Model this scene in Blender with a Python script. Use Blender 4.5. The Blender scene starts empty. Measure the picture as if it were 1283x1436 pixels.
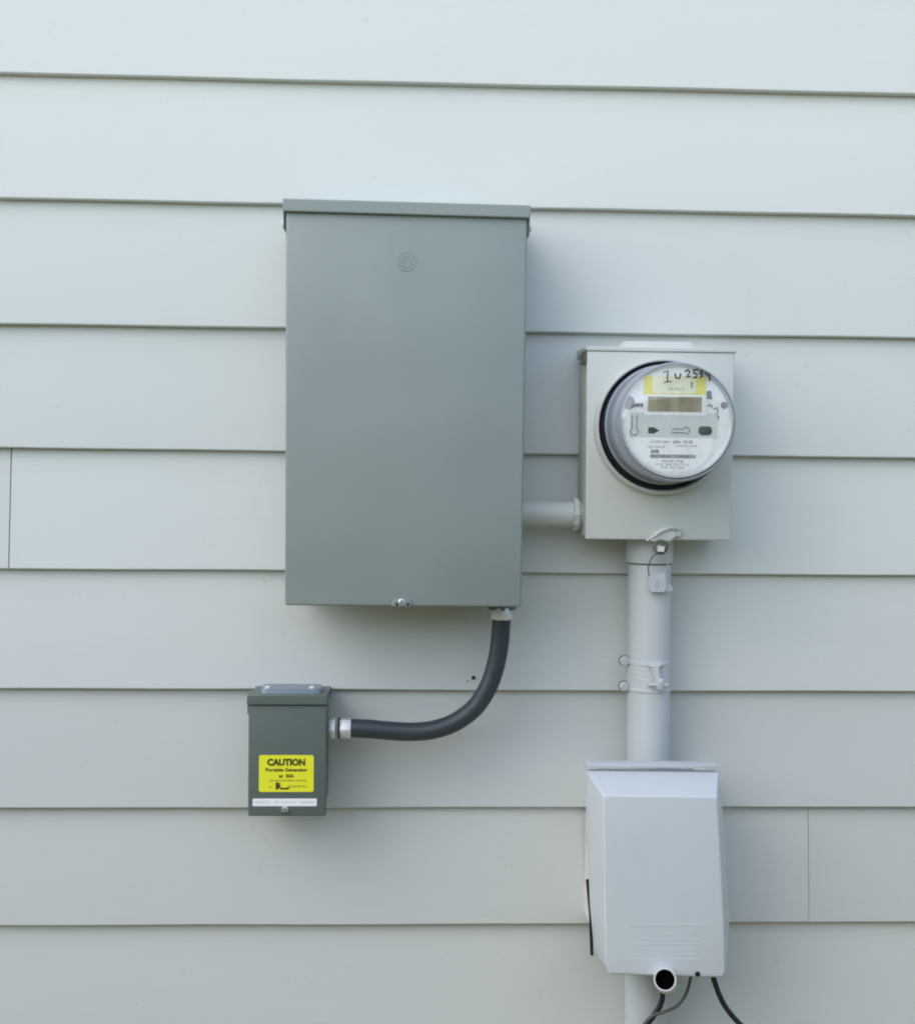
import bpy, bmesh, math, random
from mathutils import Vector, Matrix
random.seed(7)
R = math.radians
scene = bpy.context.scene
C = scene.collection

# ------------------------------------------------------------------ camera
def cam_axes(yaw, pitch, roll):
    cy, sy, cp, sp = math.cos(yaw), math.sin(yaw), math.cos(pitch), math.sin(pitch)
    f = Vector((sy*cp, cy*cp, sp)); r = Vector((cy, -sy, 0)); u = r.cross(f)
    return r*math.cos(roll) - u*math.sin(roll), r*math.sin(roll) + u*math.cos(roll), f
cd = bpy.data.cameras.new('camera'); cam = bpy.data.objects.new('camera', cd); C.objects.link(cam)
r_, u_, f_ = cam_axes(R(2.42), R(-1.6), R(-0.605))
m = Matrix((r_, u_, -f_)).transposed().to_4x4(); m.translation = Vector((0, -1.84, 1.55))
cam.matrix_world = m
cd.sensor_fit = 'VERTICAL'; cd.sensor_height = 24.0; cd.lens = 24.0*1750/1436
cd.clip_start = 0.05; cd.clip_end = 500
scene.camera = cam

# ------------------------------------------------------------------ light
SUN_EL, SUN_AZ = R(42), R(226)          # azimuth clockwise from +Y: in front of the wall, to the left
w = bpy.data.worlds.new('World'); scene.world = w; w.use_nodes = True
nt = w.node_tree; bg = nt.nodes['Background']
sky = nt.nodes.new('ShaderNodeTexSky'); sky.sky_type = 'NISHITA'; sky.sun_disc = False
sky.sun_elevation = SUN_EL; sky.sun_rotation = SUN_AZ
sky.air_density = 1.0; sky.dust_density = 1.1; sky.ozone_density = 1.0
nt.links.new(sky.outputs[0], bg.inputs[0]); bg.inputs[1].default_value = 0.10
sd = bpy.data.lights.new('sun', 'SUN'); sd.energy = 0.5; sd.angle = R(120); sd.color = (1.0, 0.985, 0.97)
so = bpy.data.objects.new('sun', sd); C.objects.link(so)
d_ = Vector((math.sin(SUN_AZ)*math.cos(SUN_EL), math.cos(SUN_AZ)*math.cos(SUN_EL), math.sin(SUN_EL)))
so.rotation_euler = d_.to_track_quat('Z', 'Y').to_euler(); so.location = d_*6
vs = scene.view_settings
vs.view_transform = 'Standard'; vs.look = 'None'; vs.gamma = 1.0; vs.use_curve_mapping = False
vs.exposure = 1.57
scene.cycles.filter_width = 2.0

# ------------------------------------------------------------------ materials
def mat(name, col, rough=0.5, metal=0.0, var=0.0, vscale=3.0, bump=0.0, bscale=60.0, spec=0.5,
        dirt=0.0, dcol=(0.25, 0.24, 0.2), dscale=(2, 2, 2), stretch=(1, 1, 1), coat=0.0, rvar=0.0, bdist=0.002, speck=0.0, tone=0.0, dent=0.0):
    mt = bpy.data.materials.new(name); mt.use_nodes = True
    n = mt.node_tree; b = n.nodes['Principled BSDF']
    b.inputs['Roughness'].default_value = rough; b.inputs['Metallic'].default_value = metal
    b.inputs['Specular IOR Level'].default_value = spec; b.inputs['Coat Weight'].default_value = coat
    b.inputs['Base Color'].default_value = (*col, 1)
    if not (var or bump or dirt or rvar): return mt
    tc = n.nodes.new('ShaderNodeTexCoord'); mp = n.nodes.new('ShaderNodeMapping')
    mp.inputs['Scale'].default_value = stretch
    n.links.new(tc.outputs['Object'], mp.inputs[0])
    out = None
    if var:
        t = n.nodes.new('ShaderNodeTexNoise'); t.inputs['Scale'].default_value = vscale; t.inputs['Detail'].default_value = 6
        n.links.new(mp.outputs[0], t.inputs['Vector'])
        mx = n.nodes.new('ShaderNodeMix'); mx.data_type = 'RGBA'
        mx.inputs['A'].default_value = (*[c*(1-var) for c in col], 1); mx.inputs['B'].default_value = (*[min(1, c*(1+var)) for c in col], 1)
        n.links.new(t.outputs['Fac'], mx.inputs['Factor']); out = mx.outputs['Result']
    if dirt:
        m2 = n.nodes.new('ShaderNodeMapping'); m2.inputs['Scale'].default_value = dscale; m2.inputs['Location'].default_value = (3.1, 1.7, 0.4)
        n.links.new(tc.outputs['Object'], m2.inputs[0])
        t = n.nodes.new('ShaderNodeTexNoise'); t.inputs['Scale'].default_value = 4; t.inputs['Detail'].default_value = 8; t.inputs['Roughness'].default_value = 0.65
        n.links.new(m2.outputs[0], t.inputs['Vector'])
        rp = n.nodes.new('ShaderNodeValToRGB'); rp.color_ramp.elements[0].position = 0.52; rp.color_ramp.elements[1].position = 0.8
        n.links.new(t.outputs['Fac'], rp.inputs[0])
        ml = n.nodes.new('ShaderNodeMath'); ml.operation = 'MULTIPLY'; ml.inputs[1].default_value = dirt
        n.links.new(rp.outputs[0], ml.inputs[0])
        mx = n.nodes.new('ShaderNodeMix'); mx.data_type = 'RGBA'
        n.links.new(ml.outputs[0], mx.inputs['Factor'])
        if out: n.links.new(out, mx.inputs['A'])
        else: mx.inputs['A'].default_value = (*col, 1)
        mx.inputs['B'].default_value = (*dcol, 1); out = mx.outputs['Result']
    if speck:       # sparse small splash marks
        t = n.nodes.new('ShaderNodeTexNoise'); t.inputs['Scale'].default_value = 70; t.inputs['Detail'].default_value = 3
        n.links.new(tc.outputs['Object'], t.inputs['Vector'])
        rp = n.nodes.new('ShaderNodeValToRGB'); rp.color_ramp.elements[0].position = 0.70; rp.color_ramp.elements[1].position = 0.78
        n.links.new(t.outputs['Fac'], rp.inputs[0])
        ml = n.nodes.new('ShaderNodeMath'); ml.operation = 'MULTIPLY'; ml.inputs[1].default_value = speck
        n.links.new(rp.outputs[0], ml.inputs[0])
        mx = n.nodes.new('ShaderNodeMix'); mx.data_type = 'RGBA'; n.links.new(ml.outputs[0], mx.inputs['Factor'])
        n.links.new(out, mx.inputs['A']); mx.inputs['B'].default_value = (*dcol, 1); out = mx.outputs['Result']
    if tone:        # every board painted a touch differently
        oi = n.nodes.new('ShaderNodeObjectInfo'); mr = n.nodes.new('ShaderNodeMapRange'); mr.inputs['To Min'].default_value = 1-tone; mr.inputs['To Max'].default_value = 1+tone
        n.links.new(oi.outputs['Random'], mr.inputs['Value'])
        vm = n.nodes.new('ShaderNodeVectorMath'); vm.operation = 'SCALE'; n.links.new(out, vm.inputs[0]); n.links.new(mr.outputs[0], vm.inputs['Scale']); out = vm.outputs[0]
    if out: n.links.new(out, b.inputs['Base Color'])
    if rvar:
        t = n.nodes.new('ShaderNodeTexNoise'); t.inputs['Scale'].default_value = vscale*2.3; t.inputs['Detail'].default_value = 4
        n.links.new(mp.outputs[0], t.inputs['Vector'])
        mr = n.nodes.new('ShaderNodeMapRange'); mr.inputs['To Min'].default_value = rough-rvar; mr.inputs['To Max'].default_value = rough+rvar
        n.links.new(t.outputs['Fac'], mr.inputs['Value']); n.links.new(mr.outputs[0], b.inputs['Roughness'])
    if bump:
        t = n.nodes.new('ShaderNodeTexNoise'); t.inputs['Scale'].default_value = bscale; t.inputs['Detail'].default_value = 5
        n.links.new(mp.outputs[0], t.inputs['Vector'])
        bp = n.nodes.new('ShaderNodeBump'); bp.inputs['Strength'].default_value = bump; bp.inputs['Distance'].default_value = bdist
        n.links.new(t.outputs['Fac'], bp.inputs['Height']); n.links.new(bp.outputs[0], b.inputs['Normal'])
        if dent:    # slow waviness of thin sheet metal
            t2 = n.nodes.new('ShaderNodeTexNoise'); t2.inputs['Scale'].default_value = 4.5; t2.inputs['Detail'].default_value = 1
            n.links.new(tc.outputs['Object'], t2.inputs['Vector'])
            b2 = n.nodes.new('ShaderNodeBump'); b2.inputs['Strength'].default_value = dent; b2.inputs['Distance'].default_value = 0.03
            n.links.new(t2.outputs['Fac'], b2.inputs['Height']); n.links.new(b2.outputs[0], bp.inputs['Normal'])
    return mt

M = {}
M['siding'] = mat('siding_paint', (0.600, 0.625, 0.582), 0.55, var=0.035, vscale=1.7, bump=0.14, bscale=40, stretch=(0.4, 1, 3.5),
                  dirt=0.14, dcol=(0.43, 0.43, 0.37), dscale=(0.5, 1, 0.9), spec=0.35, speck=0.3, tone=0.05)
M['sheath'] = mat('sheathing', (0.10, 0.10, 0.09), 0.9, var=0.2)
M['grey'] = mat('grey_enamel', (0.246, 0.284, 0.262), 0.44, var=0.05, vscale=2.5, bump=0.10, bscale=220, rvar=0.08, speck=0.15, dent=0.5, dirt=0.25, dcol=(0.305, 0.34, 0.32), dscale=(2, 2, 1), bdist=0.0006)
M['dkgrey'] = mat('dark_grey_enamel', (0.112, 0.142, 0.122), 0.45, var=0.07, vscale=6, bump=0.10, bscale=240, dirt=0.15, dcol=(0.13, 0.15, 0.14), dscale=(4, 4, 2), bdist=0.0006)
M['socket'] = mat('painted_steel', (0.555, 0.58, 0.53), 0.5, var=0.04, vscale=5, bump=0.15, bscale=120, dirt=0.2, dcol=(0.46, 0.47, 0.42), dscale=(4, 4, 2), bdist=0.001)
M['pipe'] = mat('painted_conduit', (0.54, 0.57, 0.565), 0.45, var=0.05, vscale=7, bump=0.15, bscale=90, dirt=0.25, dcol=(0.38, 0.39, 0.37), dscale=(6, 6, 2), bdist=0.001)
M['plastic'] = mat('box_plastic', (0.58, 0.62, 0.62), 0.46, var=0.03, vscale=4, bump=0.1, bscale=300, dirt=0.15, dcol=(0.42, 0.45, 0.47), dscale=(3, 3, 2), bdist=0.0005)
M['plastic_lip'] = mat('aged_plastic', (0.50, 0.53, 0.53), 0.55, var=0.05, vscale=6)
M['black'] = mat('black_rubber', (0.012, 0.012, 0.014), 0.45, var=0.2, vscale=20)
M['hose'] = mat('grey_black_hose', (0.036, 0.046, 0.054), 0.44, var=0.15, vscale=18, bump=0.15, bscale=150, rvar=0.06, bdist=0.001)
M['wire'] = mat('grey_wire', (0.10, 0.11, 0.10), 0.5)
M['zinc'] = mat('zinc', (0.80, 0.81, 0.77), 0.42, metal=0.25, var=0.12, vscale=60, bump=0.2, bscale=200, bdist=0.0006)
M['plate'] = mat('grey_plate', (0.26, 0.31, 0.36), 0.4, metal=0.3, var=0.1, vscale=30)
M['galv'] = mat('galvanised', (0.60, 0.62, 0.62), 0.4, metal=0.4, var=0.15, vscale=80)
M['chrome'] = mat('bright_screw', (0.75, 0.77, 0.80), 0.25, metal=0.9)
M['dark'] = mat('dark_gap', (0.02, 0.022, 0.02), 0.7)
M['mbase'] = mat('meter_base', (0.015, 0.017, 0.022), 0.35)
M['mside'] = mat('meter_cover_plastic', (0.27, 0.30, 0.34), 0.28, var=0.06, vscale=10, coat=0.3)
M['mface'] = mat('meter_face', (0.84, 0.86, 0.83), 0.4, var=0.10, vscale=35)
M['bezel'] = mat('silver_bezel', (0.62, 0.65, 0.67), 0.3, metal=0.5, var=0.2, vscale=40)
M['mpanel'] = mat('meter_panel', (0.62, 0.66, 0.63), 0.5, var=0.06, vscale=40)
M['white'] = mat('white_print_stock', (0.90, 0.91, 0.89), 0.5, var=0.02, vscale=30)
M['yellow'] = mat('yellow_sticker', (0.86, 0.84, 0.03), 0.45, var=0.05, vscale=40)
M['yellow2'] = mat('yellow_tape', (0.80, 0.70, 0.05), 0.45, var=0.08, vscale=60)
M['cream'] = mat('cream_sticker', (0.80, 0.79, 0.50), 0.5, var=0.06, vscale=60)
M['ink'] = mat('black_ink', (0.015, 0.015, 0.012), 0.6)
M['inkolive'] = mat('label_ink', (0.06, 0.06, 0.01), 0.6)
M['inkgrey'] = mat('grey_ink', (0.13, 0.15, 0.16), 0.6)
M['inklight'] = mat('faint_ink', (0.42, 0.46, 0.47), 0.6)
M['display'] = mat('lcd', (0.29, 0.255, 0.15), 0.2, var=0.75, vscale=70, stretch=(1, 1, 0.2))
M['purple'] = mat('icon_purple', (0.27, 0.23, 0.28), 0.5)
M['port'] = mat('dark_green_port', (0.03, 0.05, 0.04), 0.3)
M['tagp'] = mat('clear_grey_seal', (0.50, 0.54, 0.56), 0.3, var=0.15, vscale=120)
M['pvc'] = mat('pvc', (0.62, 0.62, 0.58), 0.45, var=0.06, vscale=30)
M['pvcin'] = mat('pvc_inside_shade', (0.035, 0.026, 0.02), 0.7, var=0.3, vscale=40)  # pipe inside darkened: its shade is put into the colour
M['boreshade'] = mat('bore_shade', (0.004, 0.004, 0.004), 1.0, spec=0.0)  # near-black, stands for the shade deep in the pipe
M['concrete'] = mat('concrete', (0.32, 0.31, 0.29), 0.85, var=0.15, vscale=9, bump=0.4, bscale=40)
M['lawn'] = mat('dry_lawn', (0.36, 0.30, 0.145), 0.9, var=0.45, vscale=6, bump=0.8, bscale=60, bdist=0.03, dirt=0.35, dcol=(0.10, 0.12, 0.05), dscale=(.6, .6, .6))
# clear polycarbonate: Fresnel mix of see-through and mirror
mt = bpy.data.materials.new('clear_cover'); mt.use_nodes = True; n = mt.node_tree
n.nodes.remove(n.nodes['Principled BSDF'])
tr = n.nodes.new('ShaderNodeBsdfTransparent'); tr.inputs[0].default_value = (0.98, 0.985, 0.98, 1)
gl = n.nodes.new('ShaderNodeBsdfGlossy'); gl.inputs['Roughness'].default_value = 0.03
lw = n.nodes.new('ShaderNodeLayerWeight'); lw.inputs[0].default_value = 0.5
pw = n.nodes.new('ShaderNodeMath'); pw.operation = 'POWER'; pw.inputs[1].default_value = 5; n.links.new(lw.outputs['Facing'], pw.inputs[0])
fr = n.nodes.new('ShaderNodeMath'); fr.operation = 'MULTIPLY_ADD'; fr.inputs[1].default_value = 0.92; fr.inputs[2].default_value = 0.08; n.links.new(pw.outputs[0], fr.inputs[0])
mx = n.nodes.new('ShaderNodeMixShader'); n.links.new(fr.outputs[0], mx.inputs[0]); n.links.new(tr.outputs[0], mx.inputs[1]); n.links.new(gl.outputs[0], mx.inputs[2])
tc = n.nodes.new('ShaderNodeTexCoord'); ns = n.nodes.new('ShaderNodeTexNoise'); ns.inputs['Scale'].default_value = 30; ns.inputs['Detail'].default_value = 9; ns.inputs['Roughness'].default_value = 0.7
n.links.new(tc.outputs['Object'], ns.inputs['Vector'])
mr = n.nodes.new('ShaderNodeMapRange'); mr.inputs['From Min'].default_value = 0.42; mr.inputs['From Max'].default_value = 0.75; mr.inputs['To Min'].default_value = 0.02; mr.inputs['To Max'].default_value = 0.24
n.links.new(ns.outputs['Fac'], mr.inputs['Value'])
df = n.nodes.new('ShaderNodeBsdfDiffuse'); df.inputs[0].default_value = (0.55, 0.56, 0.50, 1)       # dust film on the plastic
m2 = n.nodes.new('ShaderNodeMixShader'); n.links.new(mr.outputs[0], m2.inputs[0]); n.links.new(mx.outputs[0], m2.inputs[1]); n.links.new(df.outputs[0], m2.inputs[2])
n.links.new(m2.outputs[0], n.nodes['Material Output'].inputs[0]); M['clear'] = mt

# ------------------------------------------------------------------ helpers
# all shapes in millimetres: x right, d = distance out from the wall, z up
def V(x, d, z): return Vector((x*0.001, -d*0.001, z*0.001))
ORIGIN = {}
def thing(name, label, cat, at, group=None):
    o = bpy.data.objects.new(name, None); C.objects.link(o); o.empty_display_size = 0.03
    o.location = V(*at); ORIGIN[o] = o.location.copy()
    o['label'] = label; o['category'] = cat
    if group: o['group'] = group
    return o
def part(name, bm, material, parent, label=None, smooth=35, mats=None):
    org = ORIGIN[parent] if parent else Vector((0, 0, 0))
    bmesh.ops.recalc_face_normals(bm, faces=bm.faces)
    bmesh.ops.translate(bm, verts=bm.verts, vec=-org)
    me = bpy.data.meshes.new(name); bm.to_mesh(me); bm.free()
    me.materials.append(M[material])
    for x in (mats or []): me.materials.append(M[x])
    if smooth:
        me.polygons.foreach_set('use_smooth', [True]*len(me.polygons)); me.set_sharp_from_angle(angle=R(smooth))
    o = bpy.data.objects.new(name, me); C.objects.link(o)
    if parent: o.parent = parent
    ORIGIN[o] = org
    if label: o['label'] = label
    return o
def bevel(bm, r, seg=2, geom=None):
    if r > 0: bmesh.ops.bevel(bm, geom=geom or list(bm.edges), offset=r*0.001, segments=seg, profile=0.5, affect='EDGES', clamp_overlap=True)
def loft(sections, cap=True, bm=None):
    """sections: lists of (x,d,z), same count; joined in order"""
    bm = bm or bmesh.new(); rings = [[bm.verts.new(V(*p)) for p in s] for s in sections]
    n = len(rings[0])
    for a, b in zip(rings, rings[1:]):
        for i in range(n):
            bm.faces.new((a[i], a[(i+1) % n], b[(i+1) % n], b[i]))
    if cap: bm.faces.new(rings[0][::-1]); bm.faces.new(rings[-1])
    return bm
def box(x0, x1, d0, d1, z0, z1, bv=0, seg=2, bm=None):
    b = loft([[(x0, d0, z0), (x1, d0, z0), (x1, d0, z1), (x0, d0, z1)], [(x0, d1, z0), (x1, d1, z0), (x1, d1, z1), (x0, d1, z1)]])
    bmesh.ops.recalc_face_normals(b, faces=b.faces); bevel(b, bv, seg)
    return join(bm, b)
def join(a, b):
    if a is None: return b
    me = bpy.data.meshes.new('tmp'); b.to_mesh(me); b.free(); a.from_mesh(me); bpy.data.meshes.remove(me); return a
def lathe(prof, c, axis='d', n=64, bm=None, cap=True, tilt=None):
    """prof: (r, h) along the axis from point c=(x,d,z)"""
    secs = []
    for r, h in prof:
        s = []
        for i in range(n):
            a = 2*math.pi*i/n; ca, sa = r*math.cos(a), r*math.sin(a)
            s.append({'d': (c[0]+ca, c[1]+h, c[2]+sa), 'z': (c[0]+ca, c[1]+sa, c[2]+h), 'x': (c[0]+h, c[1]+ca, c[2]+sa)}[axis])
        secs.append(s)
    b = loft(secs, cap); return join(bm, b)
def spline(pts, sub=8):
    P = [Vector(p) for p in pts]; P = [2*P[0]-P[1]] + P + [2*P[-1]-P[-2]]; out = []
    for i in range(1, len(P)-2):
        for k in range(sub):
            t = k/sub; a, b, c, d = P[i-1:i+3]
            out.append(0.5*((2*b)+(c-a)*t+(2*a-5*b+4*c-d)*t*t+(3*b-a-3*c+d)*t**3))
    return out+[P[-2]]
def tube(path, r, n=12, bm=None, cap=True, radii=None):
    P = [Vector(p) for p in path]; secs = []; nrm = None
    for i, p in enumerate(P):
        t = (P[min(i+1, len(P)-1)]-P[max(i-1, 0)]).normalized()
        if nrm is None: nrm = t.orthogonal().normalized()
        nrm = (nrm - t*nrm.dot(t)).normalized(); bn = t.cross(nrm); rr = radii[i] if radii else r
        secs.append([tuple(p+rr*(math.cos(2*math.pi*k/n)*nrm+math.sin(2*math.pi*k/n)*bn)) for k in range(n)])
    return join(bm, loft(secs, cap))
def hexnut(c, axis, af, h, bv=0.6, n=6, bm=None):
    b = lathe([(af, 0), (af, h)], c, axis, n); bmesh.ops.recalc_face_normals(b, faces=b.faces); bevel(b, bv, 1); return join(bm, b)
def text(body, size, x, d, z, bold=0.0, align='CENTER', width=None, shear=0.0, bm=None, rot=0.0):
    cu = bpy.data.curves.new('t', 'FONT'); cu.body = body; cu.size = size*0.001; cu.align_x = align; cu.offset = bold*0.001; cu.shear = shear
    cu.resolution_u = 3
    o = bpy.data.objects.new('t', cu); C.objects.link(o)
    me = o.to_mesh(); b = bmesh.new(); b.from_mesh(me); o.to_mesh_clear()
    bpy.data.objects.remove(o); bpy.data.curves.remove(cu)
    if width and b.verts:
        xs = [v.co.x for v in b.verts]; k = width*0.001/max(1e-9, max(xs)-min(xs))
        for v in b.verts: v.co.x *= k
    cr, sr = math.cos(rot), math.sin(rot)
    for v in b.verts:
        px, py = v.co.x*cr-v.co.y*sr, v.co.x*sr+v.co.y*cr
        v.co = Vector((x*0.001+px, -d*0.001, z*0.001+py))
    return join(bm, b)
def ext(poly, d0, d1, bv=0, seg=1, bm=None):
    b = loft([[(x, d0, z) for x, z in poly], [(x, d1, z) for x, z in poly]])
    bmesh.ops.recalc_face_normals(b, faces=b.faces); bevel(b, bv, seg); return join(bm, b)
def rrect(x0, x1, z0, z1, r, k=4):
    out = []
    for cx, cz, a0 in ((x1-r, z1-r, 0), (x0+r, z1-r, 90), (x0+r, z0+r, 180), (x1-r, z0+r, 270)):
        for i in range(k+1):
            a = R(a0+90*i/k); out.append((cx+r*math.cos(a), cz+r*math.sin(a)))
    return out

# ------------------------------------------------------------------ setting
# lawn: level beside the wall, rising behind the camera to an unseen bank added to shade the lower wall
bm = bmesh.new()
def sst(a, b, x): t = max(0, min(1, (x-a)/(b-a))); return t*t*(3-2*t)
gx = [-60, -30, -16] + [-12+0.4*i for i in range(61)] + [16, 30, 60]
gy = [60, 20, 5, 0.5, 0] + [-0.2*i for i in range(1, 31)] + [-8, -12, -20, -40, -60]
def gz(x, y):
    h = 2.05 + 0.40*sst(-4, 5, x)
    return -0.02 + 0.02*math.sin(x*0.9)*math.cos(y*1.3) + h*sst(2.1, 3.7, -y) + 0.05*sst(2, 3, -y)*math.sin(x*2.1+y)
gv = [[bm.verts.new((x, y, gz(x, y))) for x in gx] for y in gy]
for j in range(len(gy)-1):
    for i in range(len(gx)-1): bm.faces.new((gv[j][i], gv[j][i+1], gv[j+1][i+1], gv[j+1][i]))
g = part('lawn', bm, 'lawn', None); g['kind'] = 'structure'

wall = thing('siding_wall', 'pale grey painted lap siding wall carrying all the boxes', 'wall', (0, 0, 0))
part('sheathing', box(-2900, 3000, -140, -26, 0, 3300), 'sheath', wall)
part('foundation', box(-2950, 3050, -200, -12, -150, 178, 6), 'concrete', wall)
LINES = [0.1855, 0.3605, 0.5355, 0.7105, 0.8846, 1.0591, 1.2347, 1.4100, 1.5859, 1.7655, 1.9467, 2.1259, 2.3045, 2.4830, 2.6615, 2.8400, 3.0185]
JOINT = {4: [614, -1650], 7: [-575, 2100], 0: [900], 1: [-1100, 1850], 2: [240], 3: [-1500, 1400], 5: [-1900, 1450], 6: [1300, -1200], 8: [1100, -1450],
         9: [-2000, 1700], 10: [-900, 1500], 11: [1250, -1700], 12: [-1300, 2000], 13: [300], 14: [-700, 1600], 15: [1000], 16: [-1500, 900]}
def plank(x0, x1, zb, expo, seed):
    rn = random.Random(seed); ph = [rn.uniform(0, 6.28) for _ in range(6)]
    n = max(2, int((x1-x0)/70)); secs = []
    out = rn.uniform(-0.5, 0.7)
    for i in range(n+1):
        x = x0+(x1-x0)*i/n
        dz = 0.45*math.sin(x*0.0052+ph[0])+0.3*math.sin(x*0.017+ph[1])
        dd = out + 0.8*math.sin(x*0.0031+ph[2])+0.35*math.sin(x*0.013+ph[3])
        tz = zb+expo+30
        # profile: front bottom (rounded) -> front top -> back top -> back bottom
        secs.append([(x, dd-2.0, zb+dz-0.6), (x, dd-0.5, zb+dz+0.4), (x, dd, zb+dz+1.4), (x, dd-4.0, zb+dz+expo*0.33), (x, dd-8.3, zb+dz+expo*0.66), (x, dd*0.3-13.0, zb+dz+expo),
                     (x, -15.0, tz), (x, -22.5, tz), (x, dd*0.3-15.8, zb+dz-0.6)])
    return loft(secs)
for k, zb in enumerate(LINES):
    expo = (LINES[k+1]-zb if k+1 < len(LINES) else 0.1785)*1000
    xs = [-2900]+sorted(JOINT.get(k, []))+[3000]
    for a, b in zip(xs, xs[1:]):
        gp = 0.45 if 614 in xs else 0.9
        part('plank', plank(a+(gp if a > -2900 else 0), b-(gp if b < 3000 else 0), zb*1000, expo, k*10+int(a) % 7), 'siding', wall, smooth=14)
# small hole / nail left in the plank under the big box
part('nail_head', lathe([(3.0, -6), (3.0, 1.0), (2.2, 1.8)], (104, 0, 1253), 'd', 12), 'dark', wall)
part('nail_head', lathe([(1.2, -6), (1.2, 1.2)], (95.5, 0, 1248), 'd', 10), 'wire', wall)

# ------------------------------------------------------------------ big grey enclosure
B = thing('disconnect_enclosure', 'large smooth grey metal electrical enclosure with closed cover on siding', 'electrical box', (0, 0, 1375))
part('body', ext([(-154, 1381), (153, 1381), (153, 1905), (-154, 1905)], 1, 139, 2, 2), 'grey', B)
cv = ext([(-160.3, 1374.5), (159.5, 1374), (161.6, 1903), (-162.4, 1903)], 137, 152, 3.2, 3)
cover = part('cover', cv, 'grey', B)
hood = loft([[(-166.5, 1, 1901), (165, 1, 1899), (165, 1, 1925), (-166.5, 1, 1927)], [(-166.5, 159, 1902), (165, 159, 1899), (165, 159, 1916), (-166.5, 159, 1919)]])
bmesh.ops.recalc_face_normals(hood, faces=hood.faces); bevel(hood, 1.8, 2)
hood = part('rain_hood', hood, 'grey', B, smooth=20)
for s, x in ((-1, -166.3), (1, 164.8)):
    part('hood_tab', box(min(x, x-s*2.5), max(x, x-s*2.5), 112, 150, 1881 if s < 0 else 1878, 1903, 0.6, 1), 'dkgrey', B)  # darker enamel than the box: shadow under the hood put into the colour
part('side_screw', lathe([(5.2, 0), (5.2, 2.2), (3.6, 4.4)], (165, 131, 1891), 'x', 16), 'zinc', B)
part('side_screw', lathe([(4, 0), (4, -1.6), (3, -3)], (-166.4, 131, 1891), 'x', 16), 'zinc', B)
kn = part('embossed_disc', lathe([(14, 0), (13.2, 0.35), (12.2, 0.4), (11, 0.12), (9.5, 0.12), (8, 0.4), (6.5, 0.45), (5, 0.15), (3, 0.15)], (-1, 152.0, 1839), 'd', 40), 'grey', cover)
lt = ext([(-16, 1374), (10, 1374), (10, 1380), (5, 1385), (-11, 1385), (-16, 1380)], 152.2, 156.0, 0.8, 1)
lt = part('latch', lt, 'grey', B, 'small bright hasp at the bottom of the cover')
part('latch_screw', lathe([(4.6, 0), (4.6, 1.6), (3.0, 3.2)], (-3, 156, 1380.5), 'd', 16), 'chrome', lt)
part('latch_slot', box(-11, -8, 156, 156.5, 1375, 1379.5), 'dark', lt); part('latch_slot', box(4, 7.5, 156, 156.5, 1375, 1379.5), 'dark', lt)

# ------------------------------------------------------------------ small generator inlet box
S = thing('inlet_box', 'small dark grey-green metal box with yellow caution sticker', 'electrical box', (-162, 0, 1075))
part('body', box(-212, -109.5, 1, 90, 1079, 1233, 1.8), 'dkgrey', S)
cov = part('cover', box(-214.6, -106.2, 88, 100, 1073.5, 1229.5, 2.4, 3), 'dkgrey', S)
hd = loft([[(-216, 1, 1224), (-105.5, 1, 1224), (-105.5, 1, 1240), (-216, 1, 1240)], [(-216.5, 104, 1230.5), (-105, 104, 1230.5), (-105, 104, 1245), (-216.5, 104, 1245)]])
bmesh.ops.recalc_face_normals(hd, faces=hd.faces); bevel(hd, 1.8, 2); part('rain_hood', hd, 'dkgrey', S, smooth=20)
for x in (-216.2, -107.5): part('hood_tab', box(x, x+2.2, 66, 99, 1217, 1229, 0.5, 1), 'dkgrey', S)
cp = part('hub_plate', loft([[(x, d, 1241) for x, d in rrect(-200, -114, 44, 90, 9)], [(x, d, 1250.5) for x, d in rrect(-199, -115, 45, 89, 9)]]), 'plate', S, 'blue-grey closing plate on top of the small box')
for x in (-190, -128): part('hub_screw', lathe([(4.5, 0), (4.5, 1.6), (3.0, 2.8)], (x, 80, 1250.3), 'z', 14), 'zinc', cp)
yl = part('caution_sticker', ext(rrect(-199.5, -123.5, 1108, 1159.7, 3), 99.6, 100.4), 'yellow', cov, 'bright yellow caution sticker', smooth=0)
LX, LD = -161.5, 100.6
t = text('CAUTION', 12.4, LX, LD, 1145.5, bold=0.75, width=53)
t = text('Portable Generator', 6.5, LX, LD, 1137, bold=0.28, width=58, bm=t)
t = text('at  30A', 6.5, LX, LD, 1128.4, bold=0.28, width=21, bm=t)
part('lettering', t, 'inkolive', yl, smooth=0)
t = text('See instructions before connecting', 4.2, LX+2.5, LD, 1123, width=50)
t = text('by', 4, LX-22, LD, 1114, bm=t); t = text('Controls Inc.', 5, LX+16, LD, 1114.6, width=26, bm=t)
part('fine_print', t, 'inkolive', yl, smooth=0)
lg = ext([(x-2.2, z-6.1) for x, z in [(-174, 1117.5), (-170.5, 1117.5), (-169.5, 1120), (-166, 1117.5), (-156, 1117.5), (-154.5, 1121), (-163, 1119.6), (-167.5, 1121), (-167.8, 1125.5), (-170, 1127.5), (-174, 1127.5)]], 100.4, 100.6)
part('logo', lg, 'inkolive', yl, smooth=0)
wl = part('white_strip_label', ext(rrect(-208, -119, 1088, 1098.6, 1), 99.6, 100.4), 'white', cov, 'narrow white printed strip', smooth=0)
t = text('POWER INLET', 3.2, -195, LD, 1092.5, width=20); t = text('30A 125/250V AC', 3.2, -163, LD, 1092.5, width=28, bm=t); t = text('RAINPROOF', 3.2, -131, LD, 1092.5, width=20, bm=t)
part('fine_print', t, 'inklight', wl, smooth=0)
sc = part('cover_screw', lathe([(5.6, 0), (5.6, 2.2), (4.2, 4.2)], (-163, 100, 1082.3), 'd', 18), 'chrome', cov)
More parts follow.
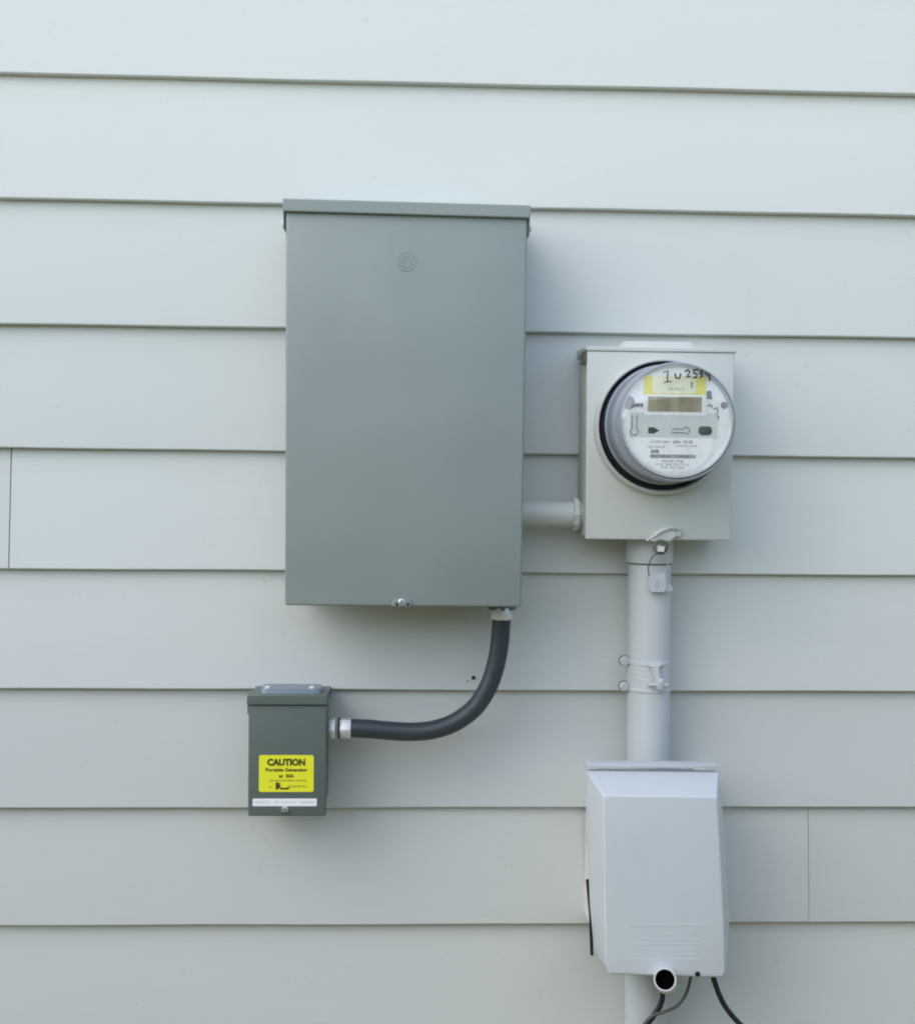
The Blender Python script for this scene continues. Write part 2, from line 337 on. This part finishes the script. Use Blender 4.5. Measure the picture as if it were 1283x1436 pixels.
part('screw_dark_bar', box(-166.5, -159.5, 103.2, 104.6, 1078.5, 1080.5), 'dark', sc)  # dark bar across the lower part of the screw head

# ------------------------------------------------------------------ flexible conduit
F = thing('flexible_conduit', 'bent black flexible conduit joining small box to large enclosure', 'conduit', (-76, 62, 1190))
FD = 62
path = spline([(-80, FD+4, 1191), (-50, FD+2, 1189.5), (-20, FD, 1186.5), (14, FD-2, 1184.5), (46, FD-2, 1188), (76, FD-2, 1199), (103, FD-1, 1220), (121, FD, 1248), (132, FD, 1280), (137.5, FD, 1312), (139.5, FD, 1340), (140, FD, 1352)], 8)
part('hose', tube(path, 13.3, 28), 'hose', F)
n1 = part('connector_nut', hexnut((-89, FD+5, 1191), 'x', 15.0, 15.5), 'zinc', F)
part('connector_ring', lathe([(15.0, 0), (15.0, 2)], (-91.5, FD+5, 1191), 'x', 28), 'dark', n1)
n2 = part('connector_flange', hexnut((-104, FD+5, 1191), 'x', 15.5, 9), 'zinc', F)
n3 = part('connector_nut', hexnut((140, FD, 1347), 'z', 15.5, 17), 'zinc', F)
part('connector_collar', lathe([(20.5, 0), (20.5, 13), (17, 17)], (141, FD-6, 1361), 'z', 8), 'dkgrey', F)

# ------------------------------------------------------------------ nipple between enclosure and socket
N = thing('conduit_nipple', 'short painted horizontal conduit between large enclosure and meter socket', 'conduit', (153, 45, 1498))
part('pipe', lathe([(18.4, 0), (18.4, 102)], (153, 43, 1498), 'x', 36), 'socket', N)
ln = bmesh.new()
b = lathe([(20, 0), (23, 1.5), (23, 8), (21, 10)], (242, 43, 1498), 'x', 36)
part('lock_ring', b, 'socket', N)
for i in range(10):
    a = 2*math.pi*i/10
    part('ring_lug', lathe([(3.6, 0), (3.6, 7), (2.2, 8.4)], (242.5, 43+20.6*math.cos(a), 1498+20.6*math.sin(a)), 'x', 10), 'socket', N)

# ------------------------------------------------------------------ meter socket
K = thing('meter_socket', 'pale painted steel meter socket box with round opening', 'meter box', (357, 0, 1465))
part('body', box(255, 459, 1, 86, 1468, 1727, 2), 'socket', K)
part('front_cover', ext([(254, 1464.5), (460.5, 1464.5), (462, 1729), (252.5, 1729)], 84, 96, 2.4, 3), 'socket', K)
hd = loft([[(251, 1, 1725), (464, 1, 1725), (464, 1, 1738), (251, 1, 1738)], [(251, 98, 1729), (464, 98, 1729), (464, 98, 1735), (251, 98, 1735)]])
bmesh.ops.recalc_face_normals(hd, faces=hd.faces); bevel(hd, 1.4, 2); part('top_cap', hd, 'socket', K, smooth=20)
part('hub_plate', loft([[(x, d, 1735) for x, d in rrect(298, 414, 14, 94, 14)], [(x, d, 1744) for x, d in rrect(306, 406, 20, 88, 12)]]), 'socket', K)
part('corner_tab', box(249.6, 252.5, 55, 96, 1712, 1730, 0.6, 1), 'wire', K)
MC = (359.5, 1624)
part('sealing_ring', lathe([(96.5, 0), (96.5, 6), (95.2, 12), (93, 14.5), (91, 14), (90, 11), (90, 0)], (MC[0], 95.5, MC[1]), 'd', 96), 'socket', K)
lat = loft([[(343, 94, 1462), (372, 94, 1462), (384, 94, 1471), (380, 94, 1483), (362, 94, 1484), (350, 94, 1475)], [(345, 105, 1463), (372, 106, 1463), (381, 106, 1471), (378, 104, 1479), (362, 105, 1480), (352, 106, 1473)]])
bmesh.ops.recalc_face_normals(lat, faces=lat.faces); bevel(lat, 1.6, 2)
lat = part('latch', lat, 'socket', K)
part('latch_rivet', lathe([(6, 0), (6, 3), (4, 5.5)], (384, 95.5, 1474), 'd', 16), 'socket', lat)
part('latch_edge', tube(spline([(340, 99, 1464), (349, 106, 1470), (360, 108, 1478), (374, 107, 1482), (388, 100, 1478)], 6), 2.0, 8), 'socket', lat)

# ------------------------------------------------------------------ electric meter
E_ = thing('electric_meter', 'round glass-fronted electric meter with yellow sticker and white data label', 'meter', (MC[0], 95, 1540))
X0, Z0 = 359.2, 1627.5
part('base', lathe([(89, 0), (89, 6), (85, 9), (83, 16)], (MC[0], 96, MC[1]+0.5), 'd', 72), 'mbase', E_)
part('cover_side', lathe([(83.5, 0), (83.5, 4), (81.5, 6), (80.2, 40), (79.6, 80), (78.9, 84.5), (77.8, 86.6), (76.6, 86.8), (76.0, 85.5), (76.0, 74)], (X0+0.2, 112, Z0-1.5), 'd', 96, cap=False), 'mside', E_)
FD2 = 193   # face plane
face = part('face_plate', lathe([(76.2, -4), (76.2, 0)], (X0, FD2, Z0), 'd', 72), 'mface', E_)
part('cover_lens', lathe([(76.4, 0), (74, 2.2), (66, 4.0), (50, 5.8), (30, 7.0), (12, 7.5), (0.05, 7.6)], (X0, 197, Z0-0.5), 'd', 72, cap=False), 'clear', E_, 'clear domed front of the cover')
part('bezel', lathe([(75.9, -3), (75.9, 4), (74.4, 4.6), (72.6, 1.2), (71.5, 0.4)], (X0, FD2, Z0), 'd', 72, cap=False), 'bezel', E_)
def fx(px): return X0+(px-950)*0.945
def fz(py): return Z0-(py-588)*0.945
def frect(px0, px1, py0, py1, d0, d1, r=1.0): return ext(rrect(fx(px0), fx(px1), fz(py1), fz(py0), r, 3), FD2+d0, FD2+d1)
part('print_panel', frect(884, 1008, 576, 612, -1, 0.5), 'mpanel', face, smooth=0)
wlab = ext([(fx(889), fz(611.5)), (fx(1002), fz(611.5)), (fx(1001), fz(632)), (fx(992), fz(645)), (fx(975), fz(656)), (fx(950), fz(661)), (fx(925), fz(657)), (fx(905), fz(645)), (fx(893), fz(630))][::-1], FD2-1, FD2+0.8)
wlab = part('data_label', wlab, 'white', face, 'white printed data label', smooth=0)
t = text('CL200 240V', 4.6, fx(927), FD2+1.0, fz(619), width=26); t = text('60Hz  TA 30', 5, fx(959), FD2+1.0, fz(619), bold=0.12, width=26, bm=t)
t = text('WATTHOUR', 3.6, fx(922), FD2+1.0, fz(626), width=23, bm=t); t = text('kWh', 7, fx(920), FD2+1.0, fz(633.5), bold=0.3, width=11, bm=t)
t = text('FM2S 3W', 3.0, fx(965), FD2+1.0, fz(624), width=28, bm=t)
for i, (yy, wd) in enumerate(((646, 28), (650.5, 44), (655, 30))): t = text(('METER 7308', 'o 41 962 Kh 7.2 o', 'P/R 24'+' 1/24')[i], 4.4, fx(945), FD2+1.0, fz(yy), width=wd, bm=t)
part('lettering', t, 'inkgrey', wlab, smooth=0)
bb = None
x = 913
rb = random.Random(3)
while x < 977:
    ww = rb.choice((0.5, 0.9, 1.4)); bb = ext([(fx(x), fz(640.2)), (fx(x+ww), fz(640.2)), (fx(x+ww), fz(635)), (fx(x), fz(635))], FD2+0.8, FD2+1.0, bm=bb); x += ww+rb.choice((0.45, 0.6))
part('barcode', bb, 'inkgrey', wlab, smooth=0)
ys = part('yellow_sticker', frect(903, 991, 525, 553, -1, 0.7, 2), 'yellow2', face, 'yellow sticker with pale middle above the display', smooth=0)
part('pale_patch', frect(915, 977, 524, 549.5, 0.5, 0.95, 2), 'cream', ys, smooth=0)
part('lettering', text('240 VOLTS', 5.5, fx(949), FD2+1.1, fz(545), width=22), 'inkgrey', ys, smooth=0)
fr = part('display_frame', frect(904, 992, 551, 580, -1, 0.9, 2), 'mface', face, smooth=0)
part('display', frect(909, 985, 554, 575, 0.5, 1.3, 1), 'display', fr, 'dim brownish display window', smooth=0)
def disc(px, py, r, d, mname, nm, label=None):
    return part(nm, lathe([(r, 0), (r, 0.7)], (fx(px), FD2+d, fz(py)), 'd', 24), mname, face, label)
disc(882, 563, 8.5, 0, 'purple', 'round_mark'); disc(1017, 565, 4.6, 0, 'purple', 'round_mark')
part('lettering', text('kW4', 8, fx(894), FD2+0.9, fz(569), bold=0.3, width=15), 'ink', face, smooth=0)
part('lettering', text('1', 6, fx(1009), FD2+0.9, fz(584), bold=0.3), 'ink', face, smooth=0)
part('side_block', ext([(fx(990), fz(556)), (fx(1000), fz(556)), (fx(998), fz(545)), (fx(993), fz(545))], FD2-0.5, FD2+0.8), 'inkgrey', face, smooth=0)
def stroke(pts, r, bm=None): return tube([(fx(a), FD2+0.9, fz(b)) for a, b in pts], r, 6, bm)
t = stroke([(887, 580), (887, 599), (884.5, 603), (886, 607), (891, 608.5), (895, 606), (896, 602), (893.5, 599), (893.5, 580)], 0.55)
part('symbol', t, 'inkgrey', face)
t = stroke([(943, 599), (960, 599), (962, 596), (967, 597), (968.5, 602), (965, 606), (960, 604), (943, 604)], 0.55)
part('symbol', t, 'inkgrey', face)
part('symbol', stroke([(993, 566), (998, 564), (1000, 569)], 0.6), 'inkgrey', face)
part('symbol', stroke([(1002, 570), (1007, 568), (1008, 574), (1006, 577)], 0.6), 'inkgrey', face)
part('arrow_port', ext([(fx(910), fz(606)), (fx(918), fz(606)), (fx(926), fz(601.5)), (fx(918), fz(597)), (fx(910), fz(597))], FD2-1, FD2+0.9, 0.3), 'port', face, smooth=0)
part('oval_port', frect(981, 1000, 595, 607, -1, 1.4, 4.5), 'port', face)
LENS = [(0, 7.6), (12, 7.5), (30, 7.0), (50, 5.8), (66, 4.0), (74, 2.2), (76.4, 0), (200, 0)]
def lens_d(x, z):
    r = math.hypot(x-X0, z-Z0+0.5)
    for (r0, h0), (r1, h1) in zip(LENS, LENS[1:]):
        if r <= r1: return 197.2+h0+(h1-h0)*(r-r0)/(r1-r0)
def mark(pts, r, bm=None): return tube([(fx(a), lens_d(fx(a), fz(b)), fz(b)) for a, b in pts], r, 6, bm)
t = mark([(929, 521), (935, 518), (934, 534)], 0.95); t = mark([(929, 535), (940, 533)], 0.8, t)
t = mark([(945, 522), (946, 528), (951, 529), (953, 522)], 1.3, t)
t = mark([(959, 519), (964, 516.5), (966, 519.5), (961, 527), (967, 526)], 1.3, t)
t = mark([(978, 516), (971, 517), (971.5, 521), (976, 522), (975, 527), (970, 527.5)], 1.3, t)
t = mark([(980, 519), (985, 516.5), (984, 521), (980, 521.5), (984.5, 525.5), (980, 527)], 1.3, t)
t = mark([(992, 524), (988, 521), (991, 518.5), (994.5, 522), (994, 531)], 1.3, t)
t = mark([(967, 535), (969, 534), (968, 541.5)], 0.8, t)
part('handwriting', t, 'ink', face, 'black marker handwriting')

# ------------------------------------------------------------------ vertical conduit + clamp
PD = 40
Pp = thing('vertical_conduit', 'tall painted vertical conduit below the meter socket', 'conduit', (352, PD, -40))
part('pipe', lathe([(31, -40), (31, 800), (31.2, 1480)], (0, 0, 0), 'z', 56), 'pipe', Pp)
pp = Pp.children[0]
for v in pp.data.vertices:      # slightly out of plumb
    z = v.co.z + ORIGIN[Pp].z
    v.co.x += 0.001*(361.5 - (z-0.7)*7.4); v.co.y += -PD*0.001
    v.co += ORIGIN[Pp]*0
part('coupling', lathe([(33.2, 0), (34.2, 2), (34.0, 40)], (355.9, PD, 1429), 'z', 56), 'pipe', Pp)
part('coupling_gap', lathe([(32.2, 0), (32.2, 2.2)], (356.0, PD, 1426.9), 'z', 56), 'wire', Pp)

G = thing('pipe_clamp', 'painted two-bolt clamp round the vertical conduit', 'clamp', (351, PD, 1242))
part('band', lathe([(31.6, 0), (32.8, 0.8), (32.8, 4), (32.0, 5), (32.0, 38), (32.8, 39), (32.8, 44), (31.6, 45)], (357.2, PD, 1243), 'z', 56), 'pipe', G)
for z in (1286, 1249):
    bo = part('bolt', hexnut((320, 46, z), 'd', 7.4, 8, 2.2, 12), 'galv', G)
    part('washer', lathe([(7.9, 0), (7.9, 1.6)], (320, 44.2, z), 'd', 20), 'wire', bo)
    part('bolt_shank', lathe([(3.2, 0), (3.2, 20)], (320, 27, z), 'd', 12), 'pipe', bo)
part('lug', ext([(348, 1284), (371, 1286), (365, 1281), (367, 1266), (371, 1262), (371, 1250), (361, 1250), (359, 1262), (356, 1268), (354, 1280)], 68, 78, 1.2, 1), 'pipe', G)
part('lug_screw', box(362.5, 371.5, 77, 83, 1249, 1266, 2.4), 'galv', G)
part('screw_shank', lathe([(2.4, 0), (2.4, 28)], (350, 77, 1256), 'x', 10), 'galv', G)
for z in (1278, 1270, 1262): part('band_groove', tube([(357.2+32.2*math.sin(R(a)), PD+32.2*math.cos(R(a)), z) for a in range(-62, -6, 7)], 0.5, 5), 'galv', G)

# ------------------------------------------------------------------ wire seal hanging from the latch
T = thing('wire_seal', 'small wire seal with clear plastic tag hanging under the socket latch', 'seal', (358, 100, 1390))
part('seal_ring', tube([(358+9*math.cos(a), 108+1.5*math.sin(2*a), 1455+9*math.sin(a)) for a in [2*math.pi*i/20 for i in range(21)]], 2.1, 8), 'wire', T)
part('seal_knot', loft([[(352, 104, 1448), (363, 104, 1447), (365, 104, 1456), (354, 104, 1458)], [(353, 113, 1449), (362, 113, 1449), (363, 112, 1455), (355, 112, 1457)]]), 'pvc', T)
part('wire_loop', tube(spline([(355, 106, 1447), (348, 100, 1440), (346, 89, 1430), (346.5, 82, 1420), (349, 80, 1410), (355, 80, 1408)], 6), 0.9, 6), 'wire', T)
part('wire_loop', tube(spline([(364, 106, 1448), (371, 98, 1438), (372, 86, 1424), (366, 80, 1412)], 6), 0.7, 6), 'pvc', T)
tg = part('tag', ext(rrect(348, 372, 1389, 1417, 5), 78, 81.5, 0.6), 'tagp', T)
part('lettering', text('8', 14, 360, 81.8, 1396, bold=0.9), 'inklight', tg, smooth=0)
part('tag_flap', loft([[(370, 77, 1410), (385, 70, 1393), (381, 70, 1390), (369, 77, 1391)], [(370, 79, 1410), (385, 72, 1393), (381, 72, 1390), (369, 79, 1391)]]), 'pvc', T)

# ------------------------------------------------------------------ telecom interface box
Q = thing('interface_box', 'pale blue-grey plastic utility box with sloped cover over the conduit', 'utility box', (362, 75, 845))
part('back_plate', ext([(264, 1135), (446, 1133), (460, 866), (292, 868)], 73, 86, 2, 2), 'plastic_lip', Q)
for x in (274, 432): part('mounting_strut', box(x, x+18, -4, 73.5, 900, 1120, 1, 1), 'zinc', Q)
fl = loft([[(258, 86, 1142.5), (445.5, 86, 1141.5), (445.5, 86, 1149), (258, 86, 1150)], [(258, 104, 1143), (445, 104, 1142), (445, 104, 1147), (258, 104, 1148)]])
bmesh.ops.recalc_face_normals(fl, faces=fl.faces); bevel(fl, 1.2, 2); part('top_flange', fl, 'plastic_lip', Q)
rim = [(259, 1138), (448, 1136), (459, 1036), (466.5, 923), (464, 850), (460, 846), (296, 848), (275, 880), (268, 944), (263, 1040)]
frt = [(272.5, 1120), (429.5, 1118), (435.5, 1036), (441.5, 948), (444, 875), (440, 868.5), (284, 874), (279.5, 890), (277.5, 950), (275, 1040)]
md = [((a[0]*0.85+b[0]*0.15), (a[1]*0.85+b[1]*0.15)) for a, b in zip(rim, frt)]
cvr = loft([[(x, 88, z) for x, z in rim], [(x, 99, z) for x, z in rim], [(x, 165, z) for x, z in frt]])
bmesh.ops.recalc_face_normals(cvr, faces=cvr.faces)
ed = [e for e in cvr.edges if (all(v.co.y < -0.16 for v in e.verts) or all(abs(v.co.y+0.099) < 0.002 for v in e.verts) or (e.calc_face_angle(0) > R(25)))]
bevel(cvr, 6.5, 5, ed)
cvr = part('cover', cvr, 'plastic', Q, smooth=60)
part('gasket', tube([(265, 84, 978), (270, 84, 930), (273, 84, 869)], 2.4, 8), 'black', Q, 'thin black strip along the left edge')
part('embossed_bar', box(309, 413, 164, 165.2, 939, 943.5, 0.3, 1), 'plastic', cvr)
for i, z in enumerate((929, 922, 915, 908, 901, 894)):
    part('rib', box(311+random.uniform(0, 4), 410-random.uniform(0, 12), 164, 165.14, z-1.1, z+1.1, 0.2, 1), 'plastic', cvr)
part('cover_screw', lathe([(3.6, 0), (3.6, 1.6)], (406, 164.5, 873.5), 'd', 14), 'black', cvr)

# open pipe end poking out under the interface box, tilted up
ST = thing('open_pipe_end', 'short off-white plastic pipe with dark open end under utility box', 'pipe', (357, 110, 845))
ax0, ax1 = Vector((378, 96, 833)), Vector((356, 190, 876))
ax = (ax1-ax0).normalized(); nn = ax.orthogonal().normalized(); bb_ = ax.cross(nn)
def ringp(c, r, n=36): return [tuple(c+r*(math.cos(2*math.pi*k/n)*nn+math.sin(2*math.pi*k/n)*bb_)) for k in range(n)]
part('pipe', loft([ringp(ax0, 15.4), ringp(ax1-ax*1.2, 15.4), ringp(ax1, 14.6), ringp(ax1, 13.6), ringp(ax1-ax*1.2, 12.9)], cap=False), 'pvc', ST)
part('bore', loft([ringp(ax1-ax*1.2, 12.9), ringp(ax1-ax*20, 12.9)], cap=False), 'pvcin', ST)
b = bmesh.new(); b.faces.new([b.verts.new(V(*p)) for p in ringp(ax1-ax*20, 12.9)]); part('bore_shade_disc', b, 'boreshade', ST)  # black disc across the bore in place of its deep shade

# cables
cb = thing('black_cable', 'black cable running down behind the open pipe end', 'cable', (351, 60, 0))
part('jacket', tube(spline([(374, 98, 850), (374, 92, 824), (374, 90, 808), (368, 90, 792), (353, 88, 769), (335, 80, 735), (322, 60, 690), (316, 30, 600), (315, 20, 400), (315, 20, 0)], 8), 4.0, 12), 'black', cb)
cb = thing('black_cable', 'black cable leaving the right underside of the utility box', 'cable', (560, 60, 0))
part('jacket', tube(spline([(436, 108, 868), (442, 110, 846), (451, 110, 821), (462, 110, 801), (482, 110, 778), (510, 108, 752), (545, 90, 715), (575, 50, 640), (580, 20, 500), (580, 20, 0)], 8), 3.9, 12), 'black', cb)
cb = thing('thin_wire', 'thin grey wire looping under the utility box', 'wire', (340, 60, 0))
part('jacket', tube(spline([(412, 106, 858), (410, 103, 836), (404, 102, 817), (392, 102, 802), (374, 104, 794.5), (359, 102, 789), (347, 96, 773), (332, 85, 735), (326, 60, 690), (305, 25, 560), (304, 20, 300), (304, 20, 0)], 8), 2.3, 10), 'wire', cb)
